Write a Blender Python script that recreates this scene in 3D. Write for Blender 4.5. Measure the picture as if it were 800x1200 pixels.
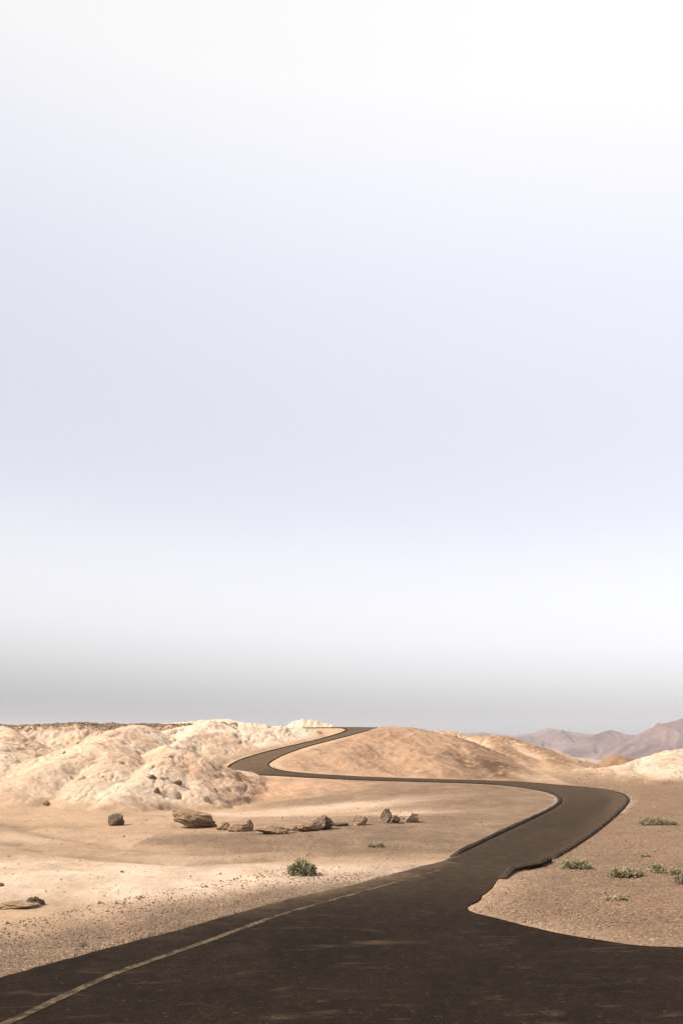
import bpy, bmesh, math, random
import numpy as np
from mathutils import Vector, Matrix

# ------------------------------------------------------------------ camera, sky, sun, exposure
for o in list(bpy.data.objects): bpy.data.objects.remove(o)
scene = bpy.context.scene
COL = scene.collection
CAM_H, YH, FPX = 2.5, 870.0, 1000.0          # eye height, horizon row and focal length in photo pixels (800 x 1200)
cam_d = bpy.data.cameras.new('camera'); cam = bpy.data.objects.new('camera', cam_d); COL.objects.link(cam)
cam.location = (0, 0, CAM_H); cam.rotation_euler = (math.radians(90), 0, 0)
cam_d.sensor_fit = 'HORIZONTAL'; cam_d.sensor_width = 36; cam_d.lens = 36 * FPX / 800
cam_d.shift_y = (YH - 600) / 800
cam_d.clip_start = 0.1; cam_d.clip_end = 60000
scene.camera = cam

SUN_EL, SUN_AZ = math.radians(42), math.radians(-103)     # azimuth from +Y towards +X: the sun stands behind us on the left
sun_from = Vector((math.sin(SUN_AZ) * math.cos(SUN_EL), math.cos(SUN_AZ) * math.cos(SUN_EL), math.sin(SUN_EL)))
sd = bpy.data.lights.new('sun', 'SUN'); sd.energy = 4.9; sd.angle = math.radians(0.6); sd.color = (1, 0.89, 0.765)
sun = bpy.data.objects.new('sun', sd); COL.objects.link(sun)
sun.rotation_euler = sun_from.to_track_quat('Z', 'Y').to_euler()

def nd(nt, t, x=0, y=0, **kw):
    n = nt.nodes.new(t); n.location = (x, y)
    for k, v in kw.items(): setattr(n, k, v)
    return n
def ramp(nt, pts, interp='LINEAR'):
    r = nt.nodes.new('ShaderNodeValToRGB'); r.color_ramp.interpolation = interp
    e = r.color_ramp.elements
    while len(e) < len(pts): e.new(0.5)
    for i, (p, c) in enumerate(pts):
        e[i].position = p
        e[i].color = (c, c, c, 1) if isinstance(c, (int, float)) else (c[0], c[1], c[2], 1)
    return r
def math_node(nt, op, a, b=None, clamp=False):
    n = nt.nodes.new('ShaderNodeMath'); n.operation = op; n.use_clamp = clamp
    for i, v in enumerate((a, b)):
        if v is None: continue
        if isinstance(v, (int, float)): n.inputs[i].default_value = v
        else: nt.links.new(v, n.inputs[i])
    return n.outputs[0]
def mix_col(nt, f, a, b, mode='MIX'):
    n = nt.nodes.new('ShaderNodeMix'); n.data_type = 'RGBA'; n.blend_type = mode
    for idx, v in ((0, f), (6, a), (7, b)):
        if isinstance(v, (int, float)): n.inputs[idx].default_value = v
        elif isinstance(v, (tuple, list)): n.inputs[idx].default_value = (v[0], v[1], v[2], 1)
        else: nt.links.new(v, n.inputs[idx])
    return n.outputs[2]

world = bpy.data.worlds.new('World'); scene.world = world; world.use_nodes = True
wt = world.node_tree; wt.nodes.clear()
sky = nd(wt, 'ShaderNodeTexSky', sky_type='NISHITA', sun_disc=False)
sky.sun_elevation = SUN_EL; sky.sun_rotation = SUN_AZ; sky.dust_density = 4.0; sky.air_density = 1.0
tc = nd(wt, 'ShaderNodeTexCoord'); sep = nd(wt, 'ShaderNodeSeparateXYZ'); wt.links.new(tc.outputs['Generated'], sep.inputs[0])
zc = math_node(wt, 'MULTIPLY_ADD', sep.outputs[0], 0.048); wt.links.new(math_node(wt, 'MAXIMUM', sep.outputs[2], 0.0), zc.node.inputs[2])   # the dust lies thicker to the left
zc = math_node(wt, 'MAXIMUM', zc, 0.0)
# milky hazy sky: grey dust belt on the horizon, white above it, faint lavender, white again towards the zenith
SK = ramp(wt, [(0.0, (0.355, 0.362, 0.385)), (0.025, (0.405, 0.412, 0.436)), (0.055, (0.60, 0.605, 0.625)), (0.085, (0.775, 0.775, 0.795)), (0.12, (0.925, 0.93, 0.955)),
               (0.185, (0.965, 0.968, 1.03)), (0.26, (0.82, 0.82, 0.93)), (0.36, (0.775, 0.772, 0.895)), (0.47, (0.85, 0.846, 0.955)), (0.57, (0.945, 0.94, 1.01)), (0.66, (1.08, 1.08, 1.11))], 'B_SPLINE')
wt.links.new(zc, SK.inputs[0])
SIDE = math_node(wt, 'MULTIPLY_ADD', sep.outputs[0], 0.20); SIDE.node.inputs[2].default_value = 1.02
skm = mix_col(wt, 1.0, SK.outputs[0], SIDE, 'MULTIPLY')
nish = mix_col(wt, 1.0, sky.outputs[0], (0.075, 0.075, 0.075), 'MULTIPLY')
skc = mix_col(wt, 0.06, mix_col(wt, 1.0, skm, (0.46, 0.46, 0.46), 'MULTIPLY'), nish)
bg = nd(wt, 'ShaderNodeBackground'); bg.inputs[1].default_value = 1.0
wo = nd(wt, 'ShaderNodeOutputWorld'); wt.links.new(skc, bg.inputs[0]); wt.links.new(bg.outputs[0], wo.inputs[0])

vs = scene.view_settings
scene.display_settings.display_device = 'sRGB'
vs.view_transform = 'Standard'; vs.look = 'None'; vs.exposure = 1.12; vs.gamma = 1.0; vs.use_curve_mapping = False
scene.render.engine = 'CYCLES'

# ------------------------------------------------------------------ numpy noise
def _hash(ix, iy, seed):
    h = (ix.astype(np.int64) * 374761393 + iy.astype(np.int64) * 668265263 + seed * 1442695041) & 0xffffffff
    h = ((h ^ (h >> 13)) * 1274126177) & 0xffffffff
    return ((h ^ (h >> 16)) & 0xffff) / 65535.0 * 2 - 1
def vnoise(x, y, seed=0):
    ix = np.floor(x); iy = np.floor(y); fx = x - ix; fy = y - iy
    fx = fx * fx * fx * (fx * (fx * 6 - 15) + 10); fy = fy * fy * fy * (fy * (fy * 6 - 15) + 10)
    a = _hash(ix, iy, seed); b = _hash(ix + 1, iy, seed); c = _hash(ix, iy + 1, seed); d = _hash(ix + 1, iy + 1, seed)
    return (a + (b - a) * fx) * (1 - fy) + (c + (d - c) * fx) * fy
def fbm(x, y, seed=0, oct=4, gain=0.5):
    s = 0; a = 1; t = 0
    for i in range(oct):
        s = s + a * vnoise(x * 0.8 - y * 0.6, x * 0.6 + y * 0.8, seed + i * 17); t += a; a *= gain
        x = x * 2.03 + 5.1; y = y * 2.03 - 3.7
    return s / t
def ridged(x, y, seed=0, oct=4):
    s = 0; a = 1; t = 0
    for i in range(oct):
        s = s + a * (1 - np.abs(vnoise(x * 0.8 - y * 0.6, x * 0.6 + y * 0.8, seed + i * 31)) * 2); t += a; a *= 0.5
        x = x * 2.1 + 1.3; y = y * 2.1 + 7.7
    return s / t
def sstep(a, b, x):
    t = np.clip((x - a) / (b - a), 0, 1); return t * t * (3 - 2 * t)

# ------------------------------------------------------------------ path plan: photo pixel + distance -> place
def P(px, py, Y): return ((px - 400) / FPX * Y, Y, CAM_H - (py - YH) / FPX * Y)
def G(px, py):                                       # pixel on the level foreground (z = 0)
    Y = CAM_H * FPX / (py - YH); return ((px - 400) / FPX * Y, Y, 0.0)
EDGE_L = [G(520,1010), G(560,990), G(600,971), G(630,957), G(650,946), G(656,939), G(652,933), P(635,927.5,42.3), P(600,922,44.5), P(560,919,46),
          P(500,917,47.5), P(430,915,49), P(370,912,50.5), P(325,909.5,52), P(290,908,53.5), P(270,905,55), P(267,900,57), P(280,892,59),
          P(305,884,61), P(335,876.5,63), P(365,869.5,65), P(392,862,67), P(405,857,69), P(402,853.9,71), P(385,853.6,73.5), P(360,853.8,76), P(330,854.6,79)]
EDGE_R = [G(600,1021), G(642,1009), G(690,980), G(718,958), G(732,944), G(735,937), G(728,931), P(705,926,43.5), P(660,921.5,46.5), P(600,917,48.5),
          P(520,914.5,50), P(440,912,51.5), P(375,908.5,53), P(338,905,54), P(320,901,55), P(314,897.5,56), P(316,894,57), P(328,887,58.5),
          P(350,878.5,60), P(380,870,62), P(400,865,64), P(420,859.5,66.5), P(437,855.5,69), P(443,853.6,72), P(428,853.2,76), P(400,853.4,79), P(365,854.4,82)]
def catmull(pts, n=8):
    p = np.array(pts); p = np.vstack([2 * p[0] - p[1], p, 2 * p[-1] - p[-2]]); out = []
    for i in range(1, len(p) - 2):
        for k in range(n):
            t = k / n; a, b, c, d = p[i-1], p[i], p[i+1], p[i+2]
            out.append(0.5 * ((2*b) + (c-a)*t + (2*a-5*b+4*c-d)*t*t + (3*b-a-3*c+d)*t**3))
    out.append(p[-2]); return np.array(out)
NS = 8
ELc, ERc = catmull(EDGE_L, NS), catmull(EDGE_R, NS)
# foreground apron outline (level): left edge and right edge
APR_L = [G(520,1010), G(470,1023), G(420,1036.5), G(330,1058), G(240,1083), G(120,1115), G(0,1148), G(-150,1189), G(-330,1240)]
APR_R = [G(600,1021), G(590,1026.5), G(584,1033), G(570,1047), G(556,1059), G(550,1066), G(560,1073), G(590,1081), G(630,1090), G(680,1100), G(740,1108.5), G(800,1112.5), G(1000,1120), G(1400,1128)]
AL, AR = catmull(APR_L, 6), catmull(APR_R, 6)
rng = np.random.default_rng(4)
def roughen(a, amp, freq, seed):                     # broken asphalt edge
    a = a.copy(); s = np.concatenate([[0], np.cumsum(np.hypot(*(np.diff(a[:, :2], axis=0).T)))])
    t = np.gradient(a[:, :2], axis=0); t /= np.linalg.norm(t, axis=1)[:, None] + 1e-9
    n = np.stack([-t[:, 1], t[:, 0]], 1)
    w = fbm(s * freq, s * 0 + seed, seed, 4) * amp; w[0] = w[-1] = 0
    a[:, :2] += n * w[:, None]; return a
def densify(a, step=0.12):
    d = np.hypot(*(np.diff(a[:, :2], axis=0).T)); s = np.concatenate([[0], np.cumsum(d)]); m = max(2, int(s[-1] / step))
    q = np.linspace(0, s[-1], m); return np.stack([np.interp(q, s, a[:, i]) for i in range(a.shape[1])], 1)
AL = roughen(densify(AL), 0.07, 1.6, 3); AR = roughen(densify(AR), 0.09, 1.3, 9)
APRON = np.vstack([AL[:, :2], [[-40, AL[-1, 1]], [-40, -7.5], [40, -7.5], [40, AR[-1, 1]]], AR[::-1, :2]])
PATHPOLY = np.vstack([ELc[:, :2], ERc[::-1, :2]])

def poly_sd(x, y, poly, pad=8.0):                    # signed distance to a polygon, negative inside; only worked out near it
    res = np.full(x.shape, pad); lo = poly.min(0) - pad; hi = poly.max(0) + pad
    m = (x > lo[0]) & (x < hi[0]) & (y > lo[1]) & (y < hi[1])
    X = x[m]; Y = y[m]; d2 = np.full(X.shape, 1e9); ins = np.zeros(X.shape, bool)
    n = len(poly)
    for i in range(n):
        ax, ay = poly[i]; bx, by = poly[(i + 1) % n]; ex, ey = bx - ax, by - ay; L = ex * ex + ey * ey
        if L < 1e-12: continue
        t = np.clip(((X - ax) * ex + (Y - ay) * ey) / L, 0, 1)
        np.minimum(d2, (X - ax - t * ex) ** 2 + (Y - ay - t * ey) ** 2, out=d2)
        if ay != by:
            ins ^= ((ay > Y) != (by > Y)) & (X < (bx - ax) * (Y - ay) / (by - ay) + ax)
    d = np.sqrt(d2); d[ins] *= -1; res[m] = np.minimum(d, pad); return res

# ------------------------------------------------------------------ base ground: thin plate spline through the path and a few spots
ctrl = [tuple(p) for p in ELc[::5]] + [tuple(p) for p in ERc[::5]]
ctrl += [P(300,943,44), P(250,948,42), P(200,950,39), P(100,950,36), P(0,950,34.5), P(-150,950,34), P(350,938,44), P(400,934,44), P(450,930,43), P(500,929,42), P(560,934,38), P(300,958,34), P(200,960,32), P(400,956,33), P(330,925,48.5), P(275,925,49.5),
         (-30,75,3.9), (-12,75,3.7), (10,76,2.2), (20,72,-0.6), (30,60,-0.4), (25,47,0), (40,45,0), (60,40,0), (-45,42,0.0), (-80,40,0.3),
         (-15,50,0.6), (-25,50,0.6), (0,112,1), (-45,112,2), (40,112,-5), (80,90,-4), (-80,80,3), (120,60,-1), (-120,60,1), (15,33,0.0), (20,40,0),
         (0,28,0), (-8,28,0), (8,28,0), (-16,28,0), (16,28,0), (-40,26,0), (40,26,0), (0,20,0), (-20,18,0), (20,18,0), (80,20,0), (-80,20,0)]
ctrl = np.array(ctrl)
def _U(r2): return 0.5 * r2 * np.log(r2 + 1e-9)
n = len(ctrl); A = np.zeros((n + 3, n + 3))
dd = ((ctrl[:, None, :2] - ctrl[None, :, :2]) ** 2).sum(-1); A[:n, :n] = _U(dd) + np.eye(n) * 0.02
A[:n, n:] = np.c_[np.ones(n), ctrl[:, :2]]; A[n:, :n] = A[:n, n:].T
TPS = np.linalg.solve(A, np.r_[ctrl[:, 2], 0, 0, 0])
def base_z(x, y):
    z = TPS[n] + TPS[n+1] * x + TPS[n+2] * y
    for i in range(n): z = z + TPS[i] * _U((x - ctrl[i, 0]) ** 2 + (y - ctrl[i, 1]) ** 2)
    z = np.clip(z, -6, 4.6)
    z = z * sstep(24, 32, y)
    w = sstep(86, 130, y)
    far = -6 - 70 * sstep(120, 900, y) - 60 * sstep(900, 4000, y)
    return z * (1 - w) + far * w

# ------------------------------------------------------------------ hills: crest lines with their own flanks
def R(pts, sl, sr, r=0.8, rill=0.3, kind=0, freq=0.9, seed=1): return dict(p=np.array([P(*q) for q in pts]), sl=sl, sr=sr, r=r, rill=rill, kind=kind, f=freq, seed=seed)
RIDGES = [
 # mesa on the far left
 R([(-420,846,64),(-250,846,63),(-120,847,64),(-20,850.5,64),(40,849.5,64),(90,847.5,65),(150,849,65),(215,848.5,66)], 0.05, 0.5, 1.2, 0.35, 0, 0.6, 3),
 R([(-420,850,60),(-380,880,52),(-330,915,43)], 0.42, 0.42, 1.0, 0.3, 0, 0.8, 5),
 R([(-250,850,60),(-230,868,52),(-200,900,43),(-180,930,38)], 0.40, 0.42, 1.0, 0.3, 0, 0.8, 6),
 R([(-110,849,60),(-100,862,54),(-75,885,46),(-50,915,39.5)], 0.40, 0.40, 1.0, 0.3, 0, 0.8, 7),
 R([(0,852,61),(10,864,55),(-5,890,48),(-20,915,43)], 0.42, 0.40, 0.7, 0.3, 0, 0.9, 8),
 # big front spur
 R([(165,850,62),(145,855,57),(122,866,52),(98,876,47.5),(70,886,44.5),(40,905,41.5),(12,926,38.5)], 0.52, 0.46, 1.0, 0.34, 0, 0.45, 11),
 R([(112,870,49),(118,890,45),(112,915,41),(100,940,37.5)], 0.46, 0.40, 1.2, 0.36, 0, 0.7, 12),
 # second spur, stepping down to the sand
 R([(272,849,62),(250,852,59.5),(232,861,56),(212,870,52),(195,884,48),(175,900,44),(155,918,40.5),(128,940,36.5)], 0.48, 0.46, 0.8, 0.34, 0, 0.5, 13),
 R([(212,872,51),(222,888,48),(225,905,45.5),(215,925,42)], 0.46, 0.46, 0.8, 0.36, 0, 0.8, 14),
 R([(250,880,52.5),(258,895,51),(252,912,48),(240,932,43.5)], 0.46, 0.46, 0.6, 0.34, 0, 0.8, 15),
 # white dome above the bend
 R([(236,848,63.5),(265,845.5,64.5),(300,844.5,65),(332,849,66),(352,853,67.5)], 0.3, 0.52, 1.3, 0.22, 1, 0.9, 17),
 R([(268,848,63.5),(262,862,60.5),(252,878,58)], 0.45, 0.45, 0.7, 0.2, 1, 1.0, 18),
 R([(318,850,65),(318,864,63.4),(310,876,62.2)], 0.5, 0.5, 0.7, 0.2, 1, 1.0, 19),
 # pale mounds on the skyline behind
 R([(196,848,74),(225,845.5,75),(250,843,76),(270,844,77),(290,848,78)], 0.3, 0.35, 0.7, 0.12, 1, 0.9, 21),
 R([(347,845,89),(356,842.4,89),(372,844,89),(384,849,89)], 0.8, 0.9, 0.3, 0.05, 1, 1.5, 22),
 # brown hill inside the bends
 R([(440,856,66),(462,850.5,64),(485,852.5,62.5),(503,857.5,61),(527,869,59),(550,879.5,57),(570,888,55.4),(590,898,53.6),(606,907.5,52.2),(618,915,51)], 0.25, 0.40, 1.4, 0.10, 2, 0.75, 25),
 R([(470,856,63),(430,868,60.5),(395,880,58.5),(362,890,57.5)], 0.35, 0.40, 1.2, 0.10, 2, 0.9, 26),
 R([(505,862,60),(512,880,56.5),(516,900,53)], 0.36, 0.36, 1.2, 0.10, 2, 0.9, 27),
 # ridge behind it, running down to the right
 R([(500,856.5,72),(530,857,72.5),(552,862.5,72),(566,861,70.5),(585,861,70),(605,867.5,68),(630,875,65.5),(655,885,63),(676,896,60.5),(694,904,58.5)], 0.3, 0.36, 0.7, 0.42, 3, 0.7, 31),
 R([(585,863,69.5),(598,880,63),(612,896,57.5),(628,912,53)], 0.36, 0.36, 0.6, 0.36, 3, 0.8, 32),
 R([(640,879,64),(650,892,60),(660,906,55.5)], 0.34, 0.34, 0.8, 0.22, 3, 1.1, 33),
 # small ochre peak and the pale hill on the right
 R([(694,900,68),(712,890,68),(725,884.5,68),(742,889,69),(760,895,70)], 0.42, 0.46, 0.25, 0.34, 4, 1.0, 35),
 R([(636,913,53.5),(655,906.5,55.5),(675,902,57),(694,899.5,58),(715,897.5,58.5),(740,895,59),(758,888,60),(776,880.5,60.5),(800,878,61),(850,872,62),(930,866,62),(1030,872,62),(1150,880,62)], 0.34, 0.30, 0.7, 0.40, 5, 0.7, 37),
 R([(676,902,57),(668,910,54),(662,918,50.8)], 0.36, 0.36, 0.6, 0.25, 5, 1.0, 41),
 R([(706,898,58),(704,908,54.5),(700,920,50)], 0.36, 0.36, 0.6, 0.25, 5, 1.0, 42),
 R([(738,896,58),(733,908,54),(728,921,49)], 0.34, 0.34, 0.8, 0.2, 5, 1.1, 38),
 R([(792,880,60),(785,898,54.5),(778,921,48)], 0.36, 0.36, 0.9, 0.2, 5, 1.1, 39),
 R([(860,872,61),(855,895,54.5),(850,921,48)], 0.36, 0.36, 0.9, 0.2, 5, 1.1, 40),
]
def hills(x, y):
    wx = x + 0.75 * fbm(x * 0.28, y * 0.28, 101, 3) + 0.14 * fbm(x * 1.1, y * 1.1, 103, 3)
    wy = y + 0.75 * fbm(x * 0.28, y * 0.28, 202, 3) + 0.14 * fbm(x * 1.1, y * 1.1, 204, 3)
    H = np.full(x.shape, -50.0); K = np.full(x.shape, -1, np.int8); ST = np.zeros(x.shape); DD = np.zeros(x.shape)
    for r in RIDGES:
        p = r['p']; lo = p[:, :2].min(0) - 16; hi = p[:, :2].max(0) + 16
        m = (x > lo[0]) & (x < hi[0]) & (y > lo[1]) & (y < hi[1])
        X = wx[m]; Y = wy[m]
        if X.size == 0: continue
        bd = np.full(X.shape, 1e9); bz = np.zeros(X.shape); bs = np.zeros(X.shape); bside = np.zeros(X.shape); s0 = 0
        for i in range(len(p) - 1):
            a, b = p[i], p[i+1]; ex, ey = b[0]-a[0], b[1]-a[1]; L = math.hypot(ex, ey)
            t = np.clip(((X-a[0])*ex + (Y-a[1])*ey) / (L*L), 0, 1)
            dx, dy = X-a[0]-t*ex, Y-a[1]-t*ey; d = np.hypot(dx, dy); k = d < bd
            bd = np.where(k, d, bd); bz = np.where(k, a[2] + t*(b[2]-a[2]), bz); bs = np.where(k, s0 + t*L, bs)
            bside = np.where(k, (ex*dy - ey*dx) > 0, bside); s0 += L
        sl = np.where(bside > 0, r['sl'], r['sr'])
        z = bz - sl * (np.sqrt(bd*bd + r['r']**2) - r['r'])
        st = vnoise(bs * r['f'] * 1.7 + 0.35 * fbm(X, Y, 7, 3) * 2 + bd * 0.12, bd * 0.18 + r['seed'], r['seed'])
        st2 = vnoise(bs * r['f'] * 5.0 + 0.6 * fbm(X * 2, Y * 2, 9, 2), bd * 0.45 + r['seed'], r['seed'] + 5)
        z = z - r['rill'] * (0.7 if r['kind'] == 0 else 1.0) * sstep(0.3, 3.0, bd) * ((1 - np.abs(st) * 1.6).clip(0, 1) ** 1.5 + 0.35 * (1 - np.abs(st2) * 1.7).clip(0, 1))
        h = H[m]; k = 0.10
        c = np.clip(0.5 + 0.5 * (z - h) / k, 0, 1)
        H[m] = h + (z - h) * c + k * c * (1 - c)
        win = z > h
        KK = K[m]; KK[win] = r['kind']; K[m] = KK
        SS = ST[m]; SS[win] = (0.65 * st + 0.35 * st2)[win]; ST[m] = SS
        D_ = DD[m]; D_[win] = bd[win]; DD[m] = D_
    return H, K, ST, DD

BANK = np.array([P(*q)[:2] for q in ((262,908,54),(300,909.5,53),(340,911.5,51.6),(400,914.5,49.6),(445,918,47.8),(420,926,46.5),(350,936,45),(300,943,44.5),(262,948,43),(240,940,45))])
LOOP = np.vstack([ERc[8 * NS:23 * NS, :2], [P(462,853,64)[:2], P(503,859,61)[:2], P(550,879,57)[:2], P(590,898,53.6)[:2], P(618,915,51)[:2]]])
def terrain(x, y, full=False):
    """height of the ground; optionally the masks for its colours"""
    shp = x.shape; x = x.ravel(); y = y.ravel()
    b = base_z(x, y)
    H, K, ST, DD = hills(x, y)
    sda = poly_sd(x, y, APRON, 3.0); sdp = poly_sd(x, y, PATHPOLY, 8.0); sd_ = np.minimum(sda, sdp)
    keep = sstep(0.35, 2.2, sdp)                                   # hills step back from the path
    lim = 0.46 * np.maximum(sdp - 0.35, 0) * (1 + 0.25 * fbm(x * 0.6, y * 0.6, 44, 3)) + np.where(sdp > 7.9, 9.0, 0.0)
    over = np.maximum(H - b, 0); k_ = 0.25; c_ = np.clip(0.5 + 0.5 * (lim - over) / k_, 0, 1)
    over = np.maximum(lim + (over - lim) * c_ - k_ * c_ * (1 - c_), 0) * sstep(0.1, 0.8, sdp)
    hm = sstep(0.05, 0.5, over)
    loop = sstep(0.4, -1.0, poly_sd(x, y, LOOP, 2.0)) * sstep(0.3, 1.3, sdp)   # the brown slope inside the bends
    loop = np.maximum(loop, sstep(0.5, -0.8, poly_sd(x, y, BANK, 2.0) + 0.5 * fbm(x * 0.8, y * 0.8, 66, 3)) * sstep(0.2, 0.9, sdp))
    K = np.where((loop > 0.3) & ~np.isin(K, (2, 3)) & (hm < 0.6), 2, K); hm = np.maximum(hm, loop)
    pale = np.isin(K, (0, 1, 5))
    u_, v_ = 0.916 * x + 0.4 * y, 0.4 * x - 0.916 * y
    strk = 0.5 * fbm(u_ * 1.1 + 0.5 * fbm(x * 0.7, y * 0.7, 46, 2), v_ * 0.22, 45, 4) + 0.7 * fbm(u_ * 3.6 + 0.5 * fbm(x * 1.5, y * 1.5, 50, 2), v_ * 0.5, 51, 4)
    lump = np.where(pale, 1.0, np.where(K == 2, 0.35, 0.9))
    det = hm * lump * (0.09 * fbm(x * 0.55, y * 0.55, 11, 3) + 0.04 * fbm(x * 1.7, y * 1.7, 12, 4) + 0.045 * fbm(x * 5.5, y * 5.5, 13, 3) + 0.05 * (ridged(x * 1.3, y * 1.3, 14, 4) - 0.4))
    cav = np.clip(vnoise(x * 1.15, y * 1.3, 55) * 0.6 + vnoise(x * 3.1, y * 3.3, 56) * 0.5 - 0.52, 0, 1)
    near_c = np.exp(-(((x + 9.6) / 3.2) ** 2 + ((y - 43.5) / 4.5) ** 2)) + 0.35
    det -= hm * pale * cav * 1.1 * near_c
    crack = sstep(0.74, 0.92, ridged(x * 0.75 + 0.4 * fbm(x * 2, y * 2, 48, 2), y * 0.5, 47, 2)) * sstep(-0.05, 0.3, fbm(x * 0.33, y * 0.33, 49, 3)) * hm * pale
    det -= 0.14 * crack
    rl = vnoise(x * 2.1 + 0.9 * fbm(x * 0.8, y * 0.8, 81, 3), y * 0.55 + 0.6 * fbm(x * 0.9, y * 0.9, 82, 3), 83)
    det -= hm * pale * 0.11 * (1 - np.abs(rl) * 3.2).clip(0, 1) * sstep(-0.35, 0.25, fbm(x * 0.4, y * 0.4, 84, 2))
    det += hm * np.isin(K, (2, 3, 4)) * 0.08 * strk
    flat = 1 - hm
    rough = sstep(0.05, 0.7, sd_)
    near = sstep(130, 85, y)
    micro = flat * rough * near * (0.035 * fbm(x * 0.35, y * 0.35, 21, 3) + 0.018 * fbm(x * 1.9, y * 1.9, 22, 4) + 0.012 * fbm(x * 7, y * 7, 23, 2))
    # shallow wheel tracks sweeping over the sand on the left
    trk = np.zeros_like(x); nr_ = (y > 14) & (y < 34) & (x < 6)
    for off in (-0.75, 0.75):
        q = [G(a_, b_) for a_, b_ in ((-260,946),(-90,958),(-20,969),(40,984),(90,996),(150,1003),(230,1006),(330,1001),(420,993),(500,985))]; d_ = np.full(nr_.sum(), 9.0)
        for A_, B_ in zip(q[:-1], q[1:]):
            ex, ey = B_[0]-A_[0], B_[1]-A_[1]; L_ = math.hypot(ex, ey); t_ = np.clip(((x[nr_]-A_[0])*ex + (y[nr_]-A_[1])*ey) / (L_*L_), 0, 1)
            sg = np.where((x[nr_]-A_[0])*ey - (y[nr_]-A_[1])*ex > 0, 1.0, -1.0)
            dd_ = np.hypot(x[nr_]-A_[0]-t_*ex, y[nr_]-A_[1]-t_*ey); d_ = np.where(dd_ < np.abs(d_), dd_ * sg, d_)
        trk[nr_] += np.exp(-((d_ - off + 0.2 * fbm(x[nr_] * 0.7, y[nr_] * 0.7, 71, 2)) / 0.30) ** 2)
    trk *= sstep(4.5, 0.0, x)
    micro -= 0.05 * trk * flat
    # low sand swell below the hills and the banked sandy wash
    micro += 0.22 * np.exp(-(((x + 8.4) / 2.6) ** 2 + ((y - 31.5) / 1.6) ** 2)) * flat
    micro += 0.10 * np.exp(-(((x + 5.4) / 1.6) ** 2 + ((y - 15.0) / 2.0) ** 2))
    z = b + over + det * keep + micro
    rim = np.exp(-(np.clip(sdp, 0, 9) / 0.9) ** 2) * (sdp > 0)
    under = sstep(0.02, -0.12, sd_)
    blow = 0.016 + 0.030 * fbm(x * 0.9, y * 0.9, 31, 3)            # drifted sand creeping over the edge here and there
    lip = (sd_ > -0.12) & (sd_ < 0.3)
    z = np.where(lip & (sda < 0.3), np.maximum(z, b + blow * (1 - under)), z)
    z = z - 0.10 * under
    if not full: return z.reshape(shp)
    return z, dict(H=H, K=K, ST=ST, DD=DD, hm=hm, over=over, sda=sda, sdp=sdp, cav=cav * near_c, trk=trk, b=b, crack=crack, strk=strk)

def tz(x, y): return float(terrain(np.array([float(x)]), np.array([float(y)]))[0])
def on_ground(px, py, y0=6.0, y1=120.0):
    """where the sight line through a photo pixel meets the ground"""
    Y = np.concatenate([np.arange(y0, y1, 0.06)]); X = (px - 400) / FPX * Y; Z = CAM_H - (py - YH) / FPX * Y
    T = terrain(X, Y); k = np.argmax(T >= Z)
    return float(X[k]), float(Y[k]), float(T[k])

# ------------------------------------------------------------------ materials
def new_mat(name):
    m = bpy.data.materials.new(name); m.use_nodes = True; nt = m.node_tree
    return m, nt, nt.nodes['Principled BSDF']
def noise(nt, vec, scale, detail=4, rough=0.55, dist=0.0):
    t = nd(nt, 'ShaderNodeTexNoise'); t.inputs['Scale'].default_value = scale; t.inputs['Detail'].default_value = detail
    t.inputs['Roughness'].default_value = rough; t.inputs['Distortion'].default_value = dist
    nt.links.new(vec, t.inputs['Vector']); return t.outputs[0]
def voro(nt, vec, scale, feature='F1'):
    t = nd(nt, 'ShaderNodeTexVoronoi', feature=feature); t.inputs['Scale'].default_value = scale; nt.links.new(vec, t.inputs['Vector']); return t
def bump(nt, h, strength, dist, prev=None):
    b = nd(nt, 'ShaderNodeBump'); b.inputs['Strength'].default_value = strength; b.inputs['Distance'].default_value = dist
    nt.links.new(h, b.inputs['Height'])
    if prev is not None: nt.links.new(prev, b.inputs['Normal'])
    return b.outputs[0]

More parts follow.
